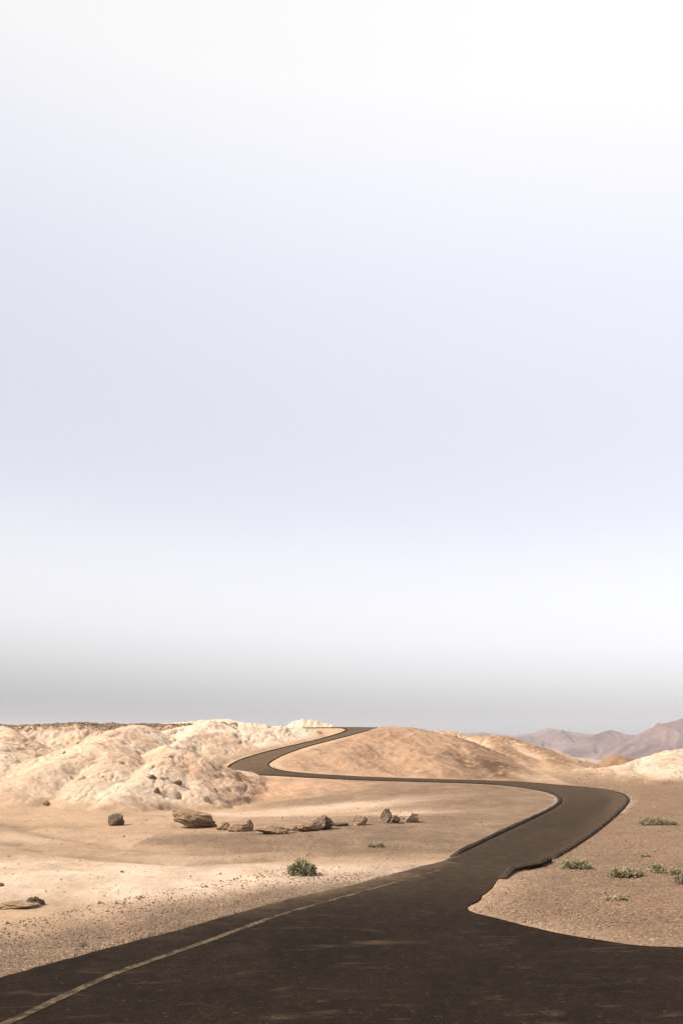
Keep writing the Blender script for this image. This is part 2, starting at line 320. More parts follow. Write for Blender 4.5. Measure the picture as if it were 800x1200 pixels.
def ground_material():
    m, nt, bs = new_mat('desert_ground'); L = nt.links.new
    pos = nd(nt, 'ShaderNodeNewGeometry').outputs['Position']
    att = nd(nt, 'ShaderNodeAttribute', attribute_name='Pigment'); att2 = nd(nt, 'ShaderNodeAttribute', attribute_name='Grit')
    sp = nd(nt, 'ShaderNodeSeparateColor'); L(att2.outputs[0], sp.inputs[0])
    grit = sp.outputs[0]; crack = sp.outputs[1]
    n1 = noise(nt, pos, 1.1, 6, 0.6); n2 = noise(nt, pos, 7.0, 6, 0.78); n3 = noise(nt, pos, 55.0, 3, 0.7)
    v = mix_col(nt, 1.0, att.outputs[0], ramp_out(nt, n1, [(0.28, 0.82), (0.72, 1.14)]), 'MULTIPLY')
    v = mix_col(nt, 1.0, v, ramp_out(nt, n2, [(0.30, 0.74), (0.43, 0.96), (0.72, 1.15)]), 'MULTIPLY')
    # gravel: single stones pale and dark between finer grit
    vo = voro(nt, pos, 26.0); cellv = nd(nt, 'ShaderNodeSeparateColor'); L(vo.outputs['Color'], cellv.inputs[0])
    gcol = ramp_out(nt, cellv.outputs[0], [(0.0, 0.62), (0.3, 0.88), (0.75, 1.08), (0.93, 1.25), (1.0, 1.7)])
    v = mix_col(nt, math_node(nt, 'MULTIPLY', grit, 0.9), v, mix_col(nt, 1.0, v, gcol, 'MULTIPLY'))
    v = mix_col(nt, math_node(nt, 'MULTIPLY', grit, 0.8), v, mix_col(nt, 1.0, v, ramp_out(nt, n3, [(0.3, 0.72), (0.7, 1.26)]), 'MULTIPLY'))
    L(v, bs.inputs['Base Color']); bs.inputs['Roughness'].default_value = 0.95; bs.inputs['Specular IOR Level'].default_value = 0.12
    b1 = bump(nt, n2, 0.6, 0.11)
    n4 = noise(nt, pos, 2.2, 8, 0.82, 0.5)
    b1 = bump(nt, n4, 0.5, 0.22, b1)
    cellh = math_node(nt, 'MULTIPLY', math_node(nt, 'SUBTRACT', 0.5, vo.outputs['Distance']), grit)
    b2 = bump(nt, cellh, 0.8, 0.03, b1)
    b3 = bump(nt, n3, 0.5, 0.02, b2)
    L(b3, bs.inputs['Normal']); return m
def ramp_out(nt, val, pts):
    r = ramp(nt, pts); nt.links.new(val, r.inputs[0]); return r.outputs[0]

def asphalt_material(name, base, dusty):
    m, nt, bs = new_mat(name); L = nt.links.new
    pos = nd(nt, 'ShaderNodeNewGeometry').outputs['Position']
    att = nd(nt, 'ShaderNodeAttribute', attribute_name='Dust')
    n1 = noise(nt, pos, 0.55, 6, 0.62, 0.4); n2 = noise(nt, pos, 4.5, 6, 0.7); n3 = noise(nt, pos, 120.0, 2, 0.6)
    vo = voro(nt, pos, 75.0); cs = nd(nt, 'ShaderNodeSeparateColor'); L(vo.outputs['Color'], cs.inputs[0])
    c = mix_col(nt, 1.0, base, ramp_out(nt, cs.outputs[0], [(0, 0.6), (0.6, 1.0), (0.9, 1.25), (1, 2.6)]), 'MULTIPLY')
    c = mix_col(nt, 1.0, c, ramp_out(nt, n1, [(0.3, 0.68), (0.7, 1.35)]), 'MULTIPLY')
    c = mix_col(nt, 1.0, c, ramp_out(nt, n2, [(0.3, 0.72), (0.7, 1.35)]), 'MULTIPLY')
    # sand dust blown over it in patches, thicker where the Dust mask says so
    st = nd(nt, 'ShaderNodeVectorMath', operation='MULTIPLY'); L(pos, st.inputs[0]); st.inputs[1].default_value = (0.75, 2.4, 1.0)
    d1 = noise(nt, st.outputs[0], 1.7, 8, 0.68, 0.5)
    patch = ramp_out(nt, d1, [(0.57, 0.0), (0.68, dusty), (0.78, dusty * 2.2)])
    film = math_node(nt, 'MULTIPLY', ramp_out(nt, n2, [(0.25, 0.35), (0.75, 1.0)]), att.outputs['Fac'])
    v2 = voro(nt, pos, 21.0); c2 = nd(nt, 'ShaderNodeSeparateColor'); L(v2.outputs['Color'], c2.inputs[0])       # single pale grains and chips
    chip = math_node(nt, 'MULTIPLY', ramp_out(nt, c2.outputs[1], [(0.93, 0.0), (1.0, 0.16)]), ramp_out(nt, v2.outputs['Distance'], [(0.25, 1.0), (0.45, 0.0)]))
    f = math_node(nt, 'ADD', math_node(nt, 'ADD', patch, film), chip, True)
    c = mix_col(nt, f, c, (0.165, 0.115, 0.075))
    L(c, bs.inputs['Base Color']); bs.inputs['Roughness'].default_value = 0.95; bs.inputs['Specular IOR Level'].default_value = 0.05
    b = bump(nt, n3, 0.35, 0.008); b = bump(nt, vo.outputs['Distance'], 0.5, 0.008, b); b = bump(nt, n2, 0.3, 0.02, b)
    L(b, bs.inputs['Normal']); return m
def paint_material():
    m, nt, bs = new_mat('worn_road_paint'); L = nt.links.new
    pos = nd(nt, 'ShaderNodeNewGeometry').outputs['Position']
    n1 = noise(nt, pos, 14.0, 6, 0.75); n2 = noise(nt, pos, 2.2, 4, 0.6)
    w = math_node(nt, 'ADD', math_node(nt, 'MULTIPLY', n1, 0.75), math_node(nt, 'MULTIPLY', n2, 0.4))
    c = mix_col(nt, ramp_out(nt, w, [(0.44, 0.0), (0.64, 1.0)]), (0.112, 0.082, 0.050), (0.024, 0.017, 0.012))
    L(c, bs.inputs['Base Color']); bs.inputs['Roughness'].default_value = 0.95; bs.inputs['Specular IOR Level'].default_value = 0.05
    L(bump(nt, n1, 0.4, 0.006), bs.inputs['Normal']); return m
def rock_material(name, a, b, dark, scale=7.0):
    m, nt, bs = new_mat(name); L = nt.links.new
    tc = nd(nt, 'ShaderNodeTexCoord').outputs['Object']; rnd = nd(nt, 'ShaderNodeObjectInfo').outputs['Random']
    ad = nd(nt, 'ShaderNodeVectorMath', operation='ADD'); L(tc, ad.inputs[0]); cx = nd(nt, 'ShaderNodeCombineXYZ'); L(math_node(nt, 'MULTIPLY', rnd, 37.0), cx.inputs[0]); L(cx.outputs[0], ad.inputs[1])
    p = ad.outputs[0]
    n1 = noise(nt, p, scale * 0.5, 6, 0.65, 0.4); n2 = noise(nt, p, scale * 3, 6, 0.7); n3 = noise(nt, p, scale * 14, 3, 0.6)
    c = mix_col(nt, ramp_out(nt, n1, [(0.35, 0), (0.62, 1)]), a, b)
    c = mix_col(nt, ramp_out(nt, n2, [(0.52, 0), (0.70, 0.85)]), c, dark)
    c = mix_col(nt, 1.0, c, ramp_out(nt, n3, [(0.3, 0.75), (0.7, 1.2)]), 'MULTIPLY')
    L(c, bs.inputs['Base Color']); bs.inputs['Roughness'].default_value = 0.93; bs.inputs['Specular IOR Level'].default_value = 0.15
    bb = bump(nt, n2, 0.7, 0.05); bb = bump(nt, n3, 0.5, 0.015, bb); L(bb, bs.inputs['Normal']); return m
def plain_mat(name, c1, c2, scale=20, rough=0.8):
    m, nt, bs = new_mat(name); L = nt.links.new
    rnd = nd(nt, 'ShaderNodeNewGeometry').outputs['Random Per Island']
    pos = nd(nt, 'ShaderNodeNewGeometry').outputs['Position']
    f = math_node(nt, 'ADD', math_node(nt, 'MULTIPLY', rnd, 0.6), math_node(nt, 'MULTIPLY', noise(nt, pos, scale, 2), 0.4), True)
    L(mix_col(nt, f, c1, c2), bs.inputs['Base Color']); bs.inputs['Roughness'].default_value = rough; bs.inputs['Specular IOR Level'].default_value = 0.2
    return m
M_GROUND = ground_material()
M_ROAD = asphalt_material('asphalt', (0.0085, 0.0054, 0.0037), 0.13)
M_KERB = asphalt_material('asphalt_kerb', (0.017, 0.0125, 0.0095), 0.08)
M_PAINT = paint_material()
M_ROCK_TAN = rock_material('tan_rock', (0.27, 0.185, 0.12), (0.18, 0.12, 0.077), (0.07, 0.046, 0.031))
M_ROCK_GREY = rock_material('grey_rock', (0.15, 0.115, 0.085), (0.10, 0.076, 0.057), (0.04, 0.03, 0.023))
M_ROCK_DARK = rock_material('dark_rock', (0.16, 0.115, 0.08), (0.09, 0.066, 0.05), (0.028, 0.023, 0.02))
M_ROCK_PALE = rock_material('pale_rock', (0.37, 0.29, 0.21), (0.31, 0.235, 0.165), (0.2, 0.14, 0.09))
M_PEB = plain_mat('gravel_stone', (0.085, 0.058, 0.041), (0.25, 0.18, 0.13), 5, 0.95)
M_LEAF = plain_mat('shrub_leaf', (0.140, 0.136, 0.074), (0.225, 0.212, 0.122), 30, 0.7)
M_LEAF_DRY = plain_mat('dry_shrub_leaf', (0.175, 0.158, 0.09), (0.285, 0.25, 0.15), 30, 0.75)
M_STRAW = plain_mat('dead_twig', (0.20, 0.145, 0.09), (0.34, 0.26, 0.17), 30, 0.85)
M_TWIG = plain_mat('woody_twig', (0.07, 0.05, 0.035), (0.15, 0.11, 0.075), 30, 0.85)

# ------------------------------------------------------------------ object helpers
def link_mesh(name, verts, faces, mat, parent=None, smooth=False):
    me = bpy.data.meshes.new(name); me.from_pydata([tuple(map(float, v)) for v in verts], [], [tuple(map(int, f)) for f in faces])
    me.materials.append(mat); me.update()
    if smooth: me.polygons.foreach_set('use_smooth', [True] * len(me.polygons))
    o = bpy.data.objects.new(name, me); COL.objects.link(o)
    if parent is not None: o.parent = parent
    return o
def fast_mesh(name, V, F, mat, smooth=True):
    """F: (n,4) or (n,3) index array"""
    me = bpy.data.meshes.new(name); k = F.shape[1]
    me.vertices.add(len(V)); me.vertices.foreach_set('co', V.astype(np.float32).ravel())
    me.loops.add(F.size); me.loops.foreach_set('vertex_index', F.astype(np.int32).ravel())
    me.polygons.add(len(F)); me.polygons.foreach_set('loop_start', np.arange(0, F.size, k, dtype=np.int32))
    me.polygons.foreach_set('use_smooth', np.full(len(F), smooth))
    me.update(); me.validate(); me.materials.append(mat)
    o = bpy.data.objects.new(name, me); COL.objects.link(o); return o
def tag(o, label=None, cat=None, group=None, kind=None):
    if label: o['label'] = label
    if cat: o['category'] = cat
    if group: o['group'] = group
    if kind: o['kind'] = kind
    return o
def empty(name, loc):
    o = bpy.data.objects.new(name, None); COL.objects.link(o); o.location = loc; o.empty_display_size = 0.2; return o

# ------------------------------------------------------------------ ground sheet
rows = np.concatenate([np.arange(-8, 16, 0.12), np.arange(16, 30, 0.09), np.arange(30, 74, 0.095), np.arange(74, 94, 0.2), 94 * (11000 / 94) ** np.linspace(0.004, 1, 80)])
cols = np.concatenate([-np.geomspace(3.0, 0.43, 40), np.linspace(-0.42, 0.42, 760), np.geomspace(0.43, 3.0, 40)])
YY, TT = np.meshgrid(rows, cols, indexing='ij'); XX = TT * (YY + 12)
xs, ys = XX.ravel(), YY.ravel()
zs, MK = terrain(xs, ys, True)
V = np.stack([xs, ys, zs], 1); nr, nc = XX.shape
idx = np.arange(nr * nc).reshape(nr, nc)
F = np.stack([idx[:-1, :-1].ravel(), idx[:-1, 1:].ravel(), idx[1:, 1:].ravel(), idx[1:, :-1].ravel()], 1)
ground = fast_mesh('ground', V, F, M_GROUND); tag(ground, 'pale desert ground of sand, gravel flats and eroded badland hills', 'ground', kind='structure')

# pigment of the ground: what the soil itself is made of, place by place, with one gully's shade painted in
C_SAND = np.array((0.400, 0.288, 0.196)); C_CREAM = np.array((0.51, 0.400, 0.308)); C_WHITE = np.array((0.60, 0.502, 0.405)); C_PINK = np.array((0.41, 0.270, 0.185))
C_GRAVEL = np.array((0.205, 0.146, 0.102)); C_BROWN = np.array((0.312, 0.212, 0.146)); C_BROWN_D = np.array((0.180, 0.114, 0.074)); C_OCHRE = np.array((0.265, 0.172, 0.108))
C_PLAIN = np.array((0.30, 0.22, 0.17)); C_LIGHT = np.array((0.57, 0.465, 0.368))
def lerp(c, d, f): return c + (d - c) * f[:, None]
col = np.tile(C_SAND, (len(xs), 1)); fb = fbm(xs * 0.25, ys * 0.25, 61, 5); fb2 = fbm(xs * 0.9, ys * 0.9, 62, 5); fb3 = fbm(xs * 3.0, ys * 3.0, 63, 4)
def blob(px, py, rx, ry, Z=0.0, rot=0.0):                     # soft patch on level ground around a pixel, radii in metres
    Y = (CAM_H - Z) * FPX / (py - YH); X = (px - 400) / FPX * Y
    c, s = math.cos(rot), math.sin(rot); u = (xs - X) * c + (ys - Y) * s; v = -(xs - X) * s + (ys - Y) * c
    return np.exp(-((u / rx) ** 2 + (v / ry) ** 2))
flatm = 1 - MK['hm']
# left sand: pale sweep, darker wheel-worn band
pal = 1.15 * blob(50, 1022, 4.0, 2.2) + 1.1 * blob(200, 1042, 4.5, 1.3) + 0.7 * blob(330, 1030, 3.5, 1.2) + 0.35 * blob(20, 985, 3.0, 1.6) + 0.8 * blob(430, 1018, 2.6, 0.8)
col = lerp(col, C_LIGHT, np.clip(pal * (0.75 + 0.7 * fb2), 0, 1) * flatm)
drk = blob(170, 997, 7, 1.6, 0, 0.05) + 0.8 * blob(40, 970, 5, 1.4)
col = lerp(col, C_SAND * 0.70, np.clip(drk * (0.6 + 0.9 * fb2), 0, 1) * flatm * 0.8)
col = lerp(col, C_SAND * 0.66, np.clip(MK['trk'] * (0.65 + 0.9 * fb2), 0, 0.85) * flatm)
# gravel shoulder along the apron on the left
dl = MK['sda']; lg = sstep(2.4 + 0.6 * fb2, 0.9 + 0.6 * fb2, dl + 0.10 * np.clip(ys - 10, 0, 20)) * (xs < 2.0) * (ys < 19) * sstep(18.5, 14.0, ys + 1.5 * fb2)
grit = lg.copy()
col = lerp(col, C_GRAVEL * 1.08, lg)
# brown gravelly flat between the boulders and the kerb
mid = np.clip(blob(560, 965, 5.5, 4.0) + blob(470, 985, 4.0, 3.0) + blob(400, 985, 4.5, 1.6) + blob(560, 930, 7, 4.0) + blob(520, 924, 9, 4.5) + blob(610, 940, 5, 5) + 0.8 * blob(350, 985, 3, 1.2) + blob(450, 925, 5, 2.5), 0, 1)
mid = np.clip(mid * (1.1 + 1.0 * fb + 0.5 * fb2), 0, 1) * flatm * (xs > -5)
col = lerp(col, C_GRAVEL * 1.0, np.clip(mid * 1.1, 0, 0.92)); grit = np.maximum(grit, mid * 0.7)
col *= (1 + (0.30 * fb2 + 0.15 * fb3) * mid)[:, None]
col *= (1 + 0.16 * fbm(xs * 1.3, ys * 0.5, 64, 4) * flatm)[:, None]
# pale sandy wash curving below the bend
wash = np.clip(1.2 * blob(400, 944, 3.0, 2.0, -0.35) + 1.1 * blob(300, 951, 3.5, 1.6, -0.45) + 0.6 * blob(465, 955, 1.6, 1.2, -0.2), 0, 1) * flatm
col = lerp(col, C_CREAM * 0.97, np.clip(wash * (1.15 + 0.5 * fb2), 0, 1) * 0.9); grit *= 1 - 0.8 * wash
# right gravel
rg = 1.0 * flatm
right_side = rg * sstep(-0.05, 0.05, xs - np.interp(ys, [0, 10, 15, 17, 20, 22, 25, 30, 37, 45, 60], [1.6, 1.6, 1.8, 2.7, 4.3, 5.2, 6.9, 8.6, 10.8, 13.0, 13.0])) * sstep(62, 46, ys)
col = lerp(col, C_GRAVEL * 1.10 * np.array((1.02, 0.98, 0.95)), np.clip(right_side * (1.0 + 0.35 * fb), 0, 1)); grit = np.maximum(grit, right_side)
fine = right_side * np.exp(-(np.clip(dl, 0, 3) / 0.55) ** 2)                 # fine light grit along the asphalt rim
col = lerp(col, C_SAND * 0.92, np.clip(fine * (0.9 + 0.8 * fb2), 0, 1) * 0.75); grit *= 1 - 0.5 * fine
shl = np.exp(-(np.clip(MK['sdp'], 0, 8) / 0.24) ** 2) * (MK['sdp'] > 0) * (ys > 30)
col = lerp(col, C_CREAM * 0.95, np.clip(shl * (0.8 + 0.6 * fb2), 0, 1) * 0.7)
# embankment under the bend: pinkish brown
# hills
hm = MK['hm'][:, None]; K = MK['K']; st = MK['ST']
hillc = np.tile(C_CREAM, (len(xs), 1))
wz = sstep(-0.25, 0.45, fb + 0.25 * fb2)
h0 = lerp(np.tile(C_CREAM * 1.05, (len(xs), 1)), C_PINK, np.clip(0.40 * sstep(-0.1, 0.5, 0.35 * fb2 - 0.9 * fb) + 0.30 * sstep(0.05, 0.6, st) + 0.25 * sstep(0.05, 0.5, fb3), 0, 1))
h0 = lerp(h0, C_WHITE, 0.45 * wz)
h1 = lerp(np.tile(C_WHITE, (len(xs), 1)), C_PINK, 0.45 * sstep(0.15, 0.6, fb2) + 0.2 * sstep(0.2, 0.6, fb3))
sk = MK['strk']; h2 = lerp(np.tile(C_BROWN * 1.05, (len(xs), 1)), C_BROWN_D, np.clip(0.72 * sstep(-0.15, 0.42, 0.6 * sk + 0.35 * fb2 + 0.45 * fb3 + 0.03 * (xs - 3)), 0, 1)); h2 = lerp(h2, C_SAND * 0.95, 0.5 * sstep(0.0, 0.5, fb2 - 0.4 * sk))
h3 = lerp(np.tile(C_SAND * 1.12, (len(xs), 1)), C_BROWN * 0.92, np.clip(0.85 * sstep(-0.02, 0.4, sk + 0.5 * fb), 0, 1)); h3 = lerp(h3, C_CREAM, 0.6 * sstep(0.05, 0.5, fb2 - sk * 0.5))
h3 = lerp(h3, C_BROWN_D * 1.05, np.clip(sstep(1.5, 0.4, MK['DD'] + 0.6 * fb3) * sstep(9.0, 11.0, xs) * (0.75 + 0.9 * fb3), 0, 0.9))
h4 = lerp(np.tile(C_OCHRE, (len(xs), 1)), C_BROWN_D, 0.5 * sstep(0.0, 0.6, fb2))
h5 = lerp(np.tile(C_WHITE * 0.80, (len(xs), 1)), C_SAND * 1.05, np.clip(0.7 * sstep(-0.1, 0.6, fb2 + 0.4 * st), 0, 1))
for k, hc in enumerate((h0, h1, h2, h3, h4, h5)): hillc[K == k] = hc[K == k]
# shade painted into the gully at the right foot of the brown hill, and gravel capping the mesa
def wblob(X, Y, rx, ry, rot=0.0):
    c, s = math.cos(rot), math.sin(rot); u = (xs - X) * c + (ys - Y) * s; v = -(xs - X) * s + (ys - Y) * c
    return np.exp(-((u / rx) ** 2 + (v / ry) ** 2))
gully_shade = np.clip(wblob(9.5, 53.6, 3.2, 1.3, -0.9) * (1.1 + 1.1 * fb3), 0, 1) * np.isin(K, (2, 3))
hillc = lerp(hillc, C_BROWN_D * 0.55, gully_shade * 0.95)
cap = np.clip((ys > 62) * (K == 0) * sstep(2.2, 1.4, MK['DD'] + 0.5 * fb3) * sstep(-9.0, -11.0, xs), 0, 1)
hillc = lerp(hillc, C_GRAVEL * 1.1, np.clip(cap * (0.6 + 1.2 * fb3), 0, 1))
spk = np.clip((fbm(xs * 5.5, ys * 5.5, 77, 2) - 0.38) * 4, 0, 1) * sstep(-0.1, 0.4, fb2)
hillc = lerp(hillc, C_PINK * 0.62, spk * 0.5)
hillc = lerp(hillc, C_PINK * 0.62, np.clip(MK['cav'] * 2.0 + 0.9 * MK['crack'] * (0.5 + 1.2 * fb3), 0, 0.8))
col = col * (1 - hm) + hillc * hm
# slope between the path bend and the sand
bank = np.clip(wblob(-3.8, 48.2, 5.2, 3.0, 0.1) * (1.1 + 0.5 * fb), 0, 1) * sstep(0.4, 1.5, MK['sdp'])
bk = lerp(np.tile(C_PINK, (len(xs), 1)), C_BROWN, sstep(-0.3, 0.4, fb2)); col = col * (1 - 0.85 * bank[:, None]) + bk * 0.85 * bank[:, None]
plain = sstep(80, 300, ys); col = lerp(col, C_PLAIN, plain)
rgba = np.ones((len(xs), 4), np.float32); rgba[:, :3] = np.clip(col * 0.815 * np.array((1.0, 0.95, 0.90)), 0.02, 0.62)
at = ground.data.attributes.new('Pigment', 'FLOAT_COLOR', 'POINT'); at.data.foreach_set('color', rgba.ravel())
g4 = np.zeros((len(xs), 4), np.float32); g4[:, 0] = np.clip(grit, 0, 1) * (1 - plain); g4[:, 3] = 1
at = ground.data.attributes.new('Grit', 'FLOAT_COLOR', 'POINT'); at.data.foreach_set('color', g4.ravel())

# ------------------------------------------------------------------ asphalt: path strip and apron, kerbs, worn line
def path_mesh():
    nx = 14; V = []; F = []
    for i in range(len(ELc)):
        for k in range(nx + 1): V.append(ELc[i] + (ERc[i] - ELc[i]) * k / nx)
    V = np.array(V); V[:, 2] = base_z(V[:, 0], V[:, 1]) + 0.020
    for i in range(len(ELc) - 1):
        for k in range(nx): a = i * (nx + 1) + k; F.append((a, a + 1, a + nx + 2, a + nx + 1))
    t = np.arange(len(V)) % (nx + 1) / nx; s = np.arange(len(V)) // (nx + 1) / NS
    e = np.minimum(t, 1 - t)
    dust = 0.20 + 0.25 * np.exp(-(e / 0.06) ** 2) + 0.14 * sstep(2, 8, s) + 0.25 * np.exp(-((t - 0.86) / 0.1) ** 2) * np.exp(-((s - 4.5) / 1.8) ** 2) + 0.25 * sstep(12, 16, s)
    return V, F, dust
pv, pf, pd_ = path_mesh()
road = link_mesh('road', pv, pf, M_ROAD, smooth=True)
at = road.data.attributes.new('Dust', 'FLOAT', 'POINT'); at.data.foreach_set('value', pd_.astype(np.float32))
tag(road, 'narrow dark asphalt path winding in an S up into the hills', 'path', kind='structure')
# apron: level sheet, triangulated outline with inner points for the dust mask
bm = bmesh.new()
poly = APRON.copy()
vs_ = [bm.verts.new((p[0], p[1], 0.020)) for p in poly]
es = [bm.edges.new((vs_[i], vs_[(i + 1) % len(vs_)])) for i in range(len(vs_))]
bmesh.ops.triangle_fill(bm, use_beauty=True, edges=es)
for ax_, lo_, hi_, st_ in ((1, 5.0, 18.0, 0.3), (0, -10.0, 10.0, 0.4)):
    for c_ in np.arange(lo_, hi_, st_):
        co_ = [0, 0, 0]; co_[ax_] = c_; no_ = [0, 0, 0]; no_[ax_] = 1
        bmesh.ops.bisect_plane(bm, geom=bm.verts[:] + bm.edges[:] + bm.faces[:], plane_co=co_, plane_no=no_)
bmesh.ops.triangulate(bm, faces=bm.faces)
for f in bm.faces:
    if f.normal.z < 0: f.normal_flip()
me = bpy.data.meshes.new('apron'); bm.to_mesh(me); bm.free(); me.materials.append(M_ROAD)
apron = bpy.data.objects.new('parking_apron', me); COL.objects.link(apron)
av = np.array([v.co[:] for v in me.vertices]); ad_ = 0.02 + 0.20 * sstep(11.0, 18, av[:, 1])
sdl = poly_sd(av[:, 0], av[:, 1], APRON, 3.0); lft = av[:, 0] < np.interp(av[:, 1], [5, 10, 15, 18], [-1, 0, 1.2, 2.4])
ad_ += lft * np.exp(-(sdl / 0.45) ** 2) * 0.55 * sstep(9.5, 16, av[:, 1]) * (0.7 + 0.8 * fbm(av[:, 0] * 1.2, av[:, 1] * 1.2, 91, 3))
for px_, py_, rx_, ry_ in ((268, 1114, 0.10, 0.10), (281, 1120, 0.13, 0.05), (294, 1121, 0.10, 0.05), (196, 1102, 0.12, 0.12), (455, 1107, 0.2, 0.06), (640, 1036, 0.3, 0.1)):
    c_ = G(px_, py_); ad_ += 0.5 * np.exp(-(((av[:, 0] - c_[0]) / rx_) ** 2 + ((av[:, 1] - c_[1]) / ry_) ** 2))
at = me.attributes.new('Dust', 'FLOAT', 'POINT'); at.data.foreach_set('value', ad_.astype(np.float32))
tag(apron, 'wide dark worn asphalt in the foreground with sandy patches', 'asphalt', kind='structure')

def sweep(name, line, prof, seed, wob=0.012, dust=None):
    """profile (across, up) swept along a line; closed ends"""
    line = densify(line, 0.16); t = np.gradient(line[:, :2], axis=0); t /= np.linalg.norm(t, axis=1)[:, None]; nrm = np.stack([-t[:, 1], t[:, 0]], 1)
    s = np.arange(len(line)) * 0.16; z = base_z(line[:, 0], line[:, 1]); k = len(prof); V = []; F = []
    for i in range(len(line)):
        for j, (u, w) in enumerate(prof):
            a = fbm(np.array([s[i] * 1.7]), np.array([j * 3.3 + seed]), seed, 3)[0]; b = fbm(np.array([s[i] * 1.3]), np.array([j * 2.1 + seed + 9]), seed + 3, 3)[0]
            V.append((line[i, 0] + nrm[i, 0] * (u + a * wob), line[i, 1] + nrm[i, 1] * (u + a * wob), z[i] + (w * (0.35 + 0.65 * min(1, s[i] / 0.9)) if w > 0 else w) + (b * wob if w > 0.02 else 0)))
    for i in range(len(line) - 1):
        for j in range(k - 1): a = i * k + j; F.append((a, a + 1, a + k + 1, a + k))
    F.append(tuple(range(k - 1, -1, -1))); F.append(tuple((len(line) - 1) * k + j for j in range(k)))
    o = link_mesh(name, V, F, M_KERB)
    bm = bmesh.new(); bm.from_mesh(o.data); bmesh.ops.recalc_face_normals(bm, faces=bm.faces); bm.to_mesh(o.data); bm.free()
    vz = np.array([dust if dust else 0.0] * len(V), np.float32); vz += np.array([0.12 if prof[i % k][1] > 0.1 else 0.0 for i in range(len(V))], np.float32)
    at = o.data.attributes.new('Dust', 'FLOAT', 'POINT'); at.data.foreach_set('value', vz)
    return o
KP = [(-0.075, -0.06), (-0.075, 0.015), (-0.06, 0.06), (-0.03, 0.08), (0.045, 0.08), (0.075, 0.06), (0.10, 0.01), (0.10, -0.06)]
kl = sweep('kerb', ELc[2:], KP, 5, dust=0.14); tag(kl, 'low rounded asphalt kerb along the inner left edge of the path', 'kerb', kind='structure')
kr = sweep('kerb', ERc[NS:], [(-u * 0.85, w * 0.7) for u, w in KP], 8, dust=0.14); tag(kr, 'low dark asphalt kerb along the outer right edge of the path', 'kerb', kind='structure')
# broken stub of kerb at the mouth of the path
stub = densify(np.array([G(586,1031.5), G(598,1022.5), G(616,1019), G(630,1016.5), G(641,1010.5)]), 0.1)
ks = sweep('kerb', stub, [(-0.10, 0.05), (-0.10, 0.09), (-0.03, 0.115), (0.05, 0.08), (0.07, 0.02), (0.07, -0.05), (-0.10, -0.05)][::-1], 13, 0.02, dust=0.12)
tag(ks, 'broken crumbling end of the right kerb where the path opens', 'kerb', kind='structure')

# worn centre line, 10 cm wide, on the apron
lp = catmull([G(-60,1232), G(20,1197), G(130,1146), G(250,1103), G(330,1074), G(410,1051), G(470,1034), G(515,1021.5)], 12); lp = densify(lp, 0.08)
t = np.gradient(lp[:, :2], axis=0); t /= np.linalg.norm(t, axis=1)[:, None]; nn = np.stack([-t[:, 1], t[:, 0]], 1)
w1 = 0.052 + 0.010 * fbm(np.arange(len(lp)) * 0.35, np.zeros(len(lp)), 3, 3); w2 = 0.052 + 0.010 * fbm(np.arange(len(lp)) * 0.35, np.zeros(len(lp)) + 9, 5, 3)
V = []; F = []
for i in range(len(lp)):
    V += [(lp[i, 0] + nn[i, 0] * w1[i], lp[i, 1] + nn[i, 1] * w1[i], 0.025), (lp[i, 0] - nn[i, 0] * w2[i], lp[i, 1] - nn[i, 1] * w2[i], 0.025)]
for i in range(len(lp) - 1): F.append((2*i+1, 2*i+3, 2*i+2, 2*i))
mk = link_mesh('road_marking', V, F, M_PAINT); tag(mk, 'thin faded yellowish painted line curving across the dark asphalt', 'road marking', kind='structure')

